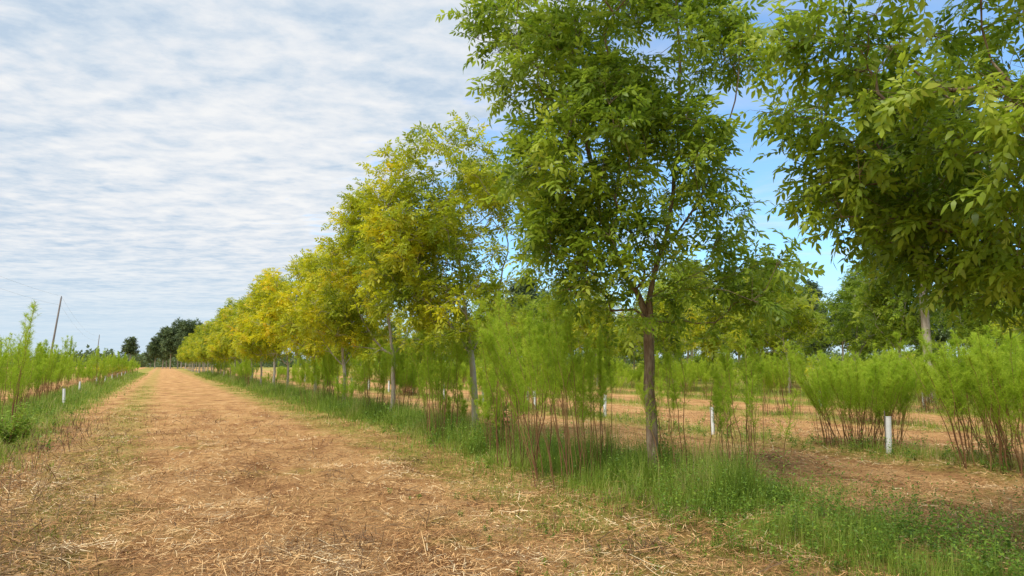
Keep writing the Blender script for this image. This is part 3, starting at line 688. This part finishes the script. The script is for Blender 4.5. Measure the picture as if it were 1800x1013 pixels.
# ------------------------------------------------------------------ sun, sky, camera
saz = -FW*.75-RT*.65; saz /= np.linalg.norm(saz); el = math.radians(58)
sd = Vector((saz[0]*math.cos(el), saz[1]*math.cos(el), math.sin(el)))
sl = bpy.data.lights.new('Sun', 'SUN'); sl.energy = 3.9; sl.angle = math.radians(28); sl.color = (1, .95, .87)
so = bpy.data.objects.new('Sun', sl); C.objects.link(so); so.rotation_euler = sd.to_track_quat('Z', 'Y').to_euler()
w = bpy.data.worlds.new('World'); bpy.context.scene.world = w; w.use_nodes = True
N = w.node_tree.nodes; L = w.node_tree.links; N.clear()
sk = N.new('ShaderNodeTexSky'); sk.sky_type = 'NISHITA'; sk.sun_disc = False; sk.sun_elevation = el; sk.sun_rotation = math.atan2(saz[0], saz[1])
sk.ozone_density = 3.0; sk.dust_density = .6
tc = N.new('ShaderNodeTexCoord'); sp = N.new('ShaderNodeSeparateXYZ'); L.new(tc.outputs['Generated'], sp.inputs[0])
zz = math_(N, L, 'MAXIMUM', sp.outputs['Z'], .015)
zc = math_(N, L, 'ADD', zz, .03)
def dotp(v): return math_(N, L, 'DIVIDE', math_(N, L, 'ADD', math_(N, L, 'MULTIPLY', sp.outputs['X'], float(v[0])), math_(N, L, 'MULTIPLY', sp.outputs['Y'], float(v[1]))), zc)
U = dotp(RT); Vv = dotp(FW)
cv = N.new('ShaderNodeCombineXYZ'); L.new(U, cv.inputs[0]); L.new(Vv, cv.inputs[1])
def mapped(sc, rot=0):
    m = N.new('ShaderNodeMapping'); m.inputs['Scale'].default_value = sc; m.inputs['Rotation'].default_value = (0, 0, rot); L.new(cv.outputs[0], m.inputs['Vector']); return m.outputs[0]
big = noise(N, L, mapped((.5, .8, 1), .2), 1.2, 4, .55)
rip = noise(N, L, mapped((2.6, 3.4, 1), .22), 1.8, 5, .55, .3)
fine = noise(N, L, mapped((4.4, 4.8, 1), .22), 3.2, 6, .6, .2)
warp = noise(N, L, mapped((.8, 1.0, 1), .1), 1.4, 3, .55)
ph = math_(N, L, 'ADD', math_(N, L, 'ADD', math_(N, L, 'MULTIPLY', Vv, 17.0), math_(N, L, 'MULTIPLY', U, 4.5)), math_(N, L, 'MULTIPLY', warp, 28.0))
wav = math_(N, L, 'MULTIPLY', math_(N, L, 'SINE', ph), mrange(N, L, Vv, 2.0, 9.0, .034, .018))
wav = math_(N, L, 'MULTIPLY', wav, mrange(N, L, big, .35, .6, .5, 1.3))
f = math_(N, L, 'ADD', math_(N, L, 'MULTIPLY', rip, .40), math_(N, L, 'ADD', math_(N, L, 'MULTIPLY', fine, .20), math_(N, L, 'MULTIPLY', big, .44)))
f = math_(N, L, 'ADD', f, wav)
cr = ramp(N, [(.40, (4.7, 5.8, 7.1)), (.47, (5.9, 6.7, 7.6)), (.54, (7.1, 7.5, 8.0)), (.63, (8.2, 8.3, 8.4))]); L.new(f, cr.inputs['Fac'])
e = math_(N, L, 'ADD', math_(N, L, 'MULTIPLY', U, .906), math_(N, L, 'MULTIPLY', Vv, .423))
e = math_(N, L, 'SUBTRACT', e, .93)
e = math_(N, L, 'ADD', e, math_(N, L, 'MULTIPLY', math_(N, L, 'SUBTRACT', rip, .5), 1.4))
e = math_(N, L, 'ADD', e, math_(N, L, 'MULTIPLY', math_(N, L, 'SUBTRACT', big, .5), 1.0))
deck = mrange(N, L, e, -.2, .3, 1, 0, True)
scat = mrange(N, L, noise(N, L, mapped((.35, .55, 1), .3), 1.6, 6, .6, .4), .50, .72, 0, .8)
mask = math_(N, L, 'MAXIMUM', deck, scat, True)
tint = N.new('ShaderNodeMix'); tint.data_type = 'RGBA'; tint.blend_type = 'MULTIPLY'; tint.inputs['Factor'].default_value = 1
L.new(sk.outputs[0], [s for s in tint.inputs if s.name == 'A' and s.type == 'RGBA'][0]); [s for s in tint.inputs if s.name == 'B' and s.type == 'RGBA'][0].default_value = (1.5, 2.1, 2.4, 1)
skyc = [o for o in tint.outputs if o.type == 'RGBA'][0]
skyc = mix(N, L, .13, skyc, (6.0, 6.8, 7.6))
col = mix(N, L, mask, skyc, cr.outputs['Color'])
col = mix(N, L, mrange(N, L, sp.outputs['Z'], .0, .17, .85, 0, True), col, (5.5, 6.9, 8.0))
bg = N.new('ShaderNodeBackground'); bg.inputs['Strength'].default_value = .112; L.new(col, bg.inputs['Color'])
wo = N.new('ShaderNodeOutputWorld'); L.new(bg.outputs[0], wo.inputs['Surface'])

cam = bpy.data.cameras.new('Camera'); cam.lens = 24; cam.sensor_width = 36; cam.clip_end = 6000; cam.clip_start = .05
co = bpy.data.objects.new('Camera', cam); C.objects.link(co); co.location = (0, 0, CAMH); co.rotation_euler = (PI/2+PITCH, 0, -YAW)
bpy.context.scene.camera = co
vs = bpy.context.scene.view_settings; vs.view_transform = 'Standard'; vs.look = 'None'; vs.exposure = 0
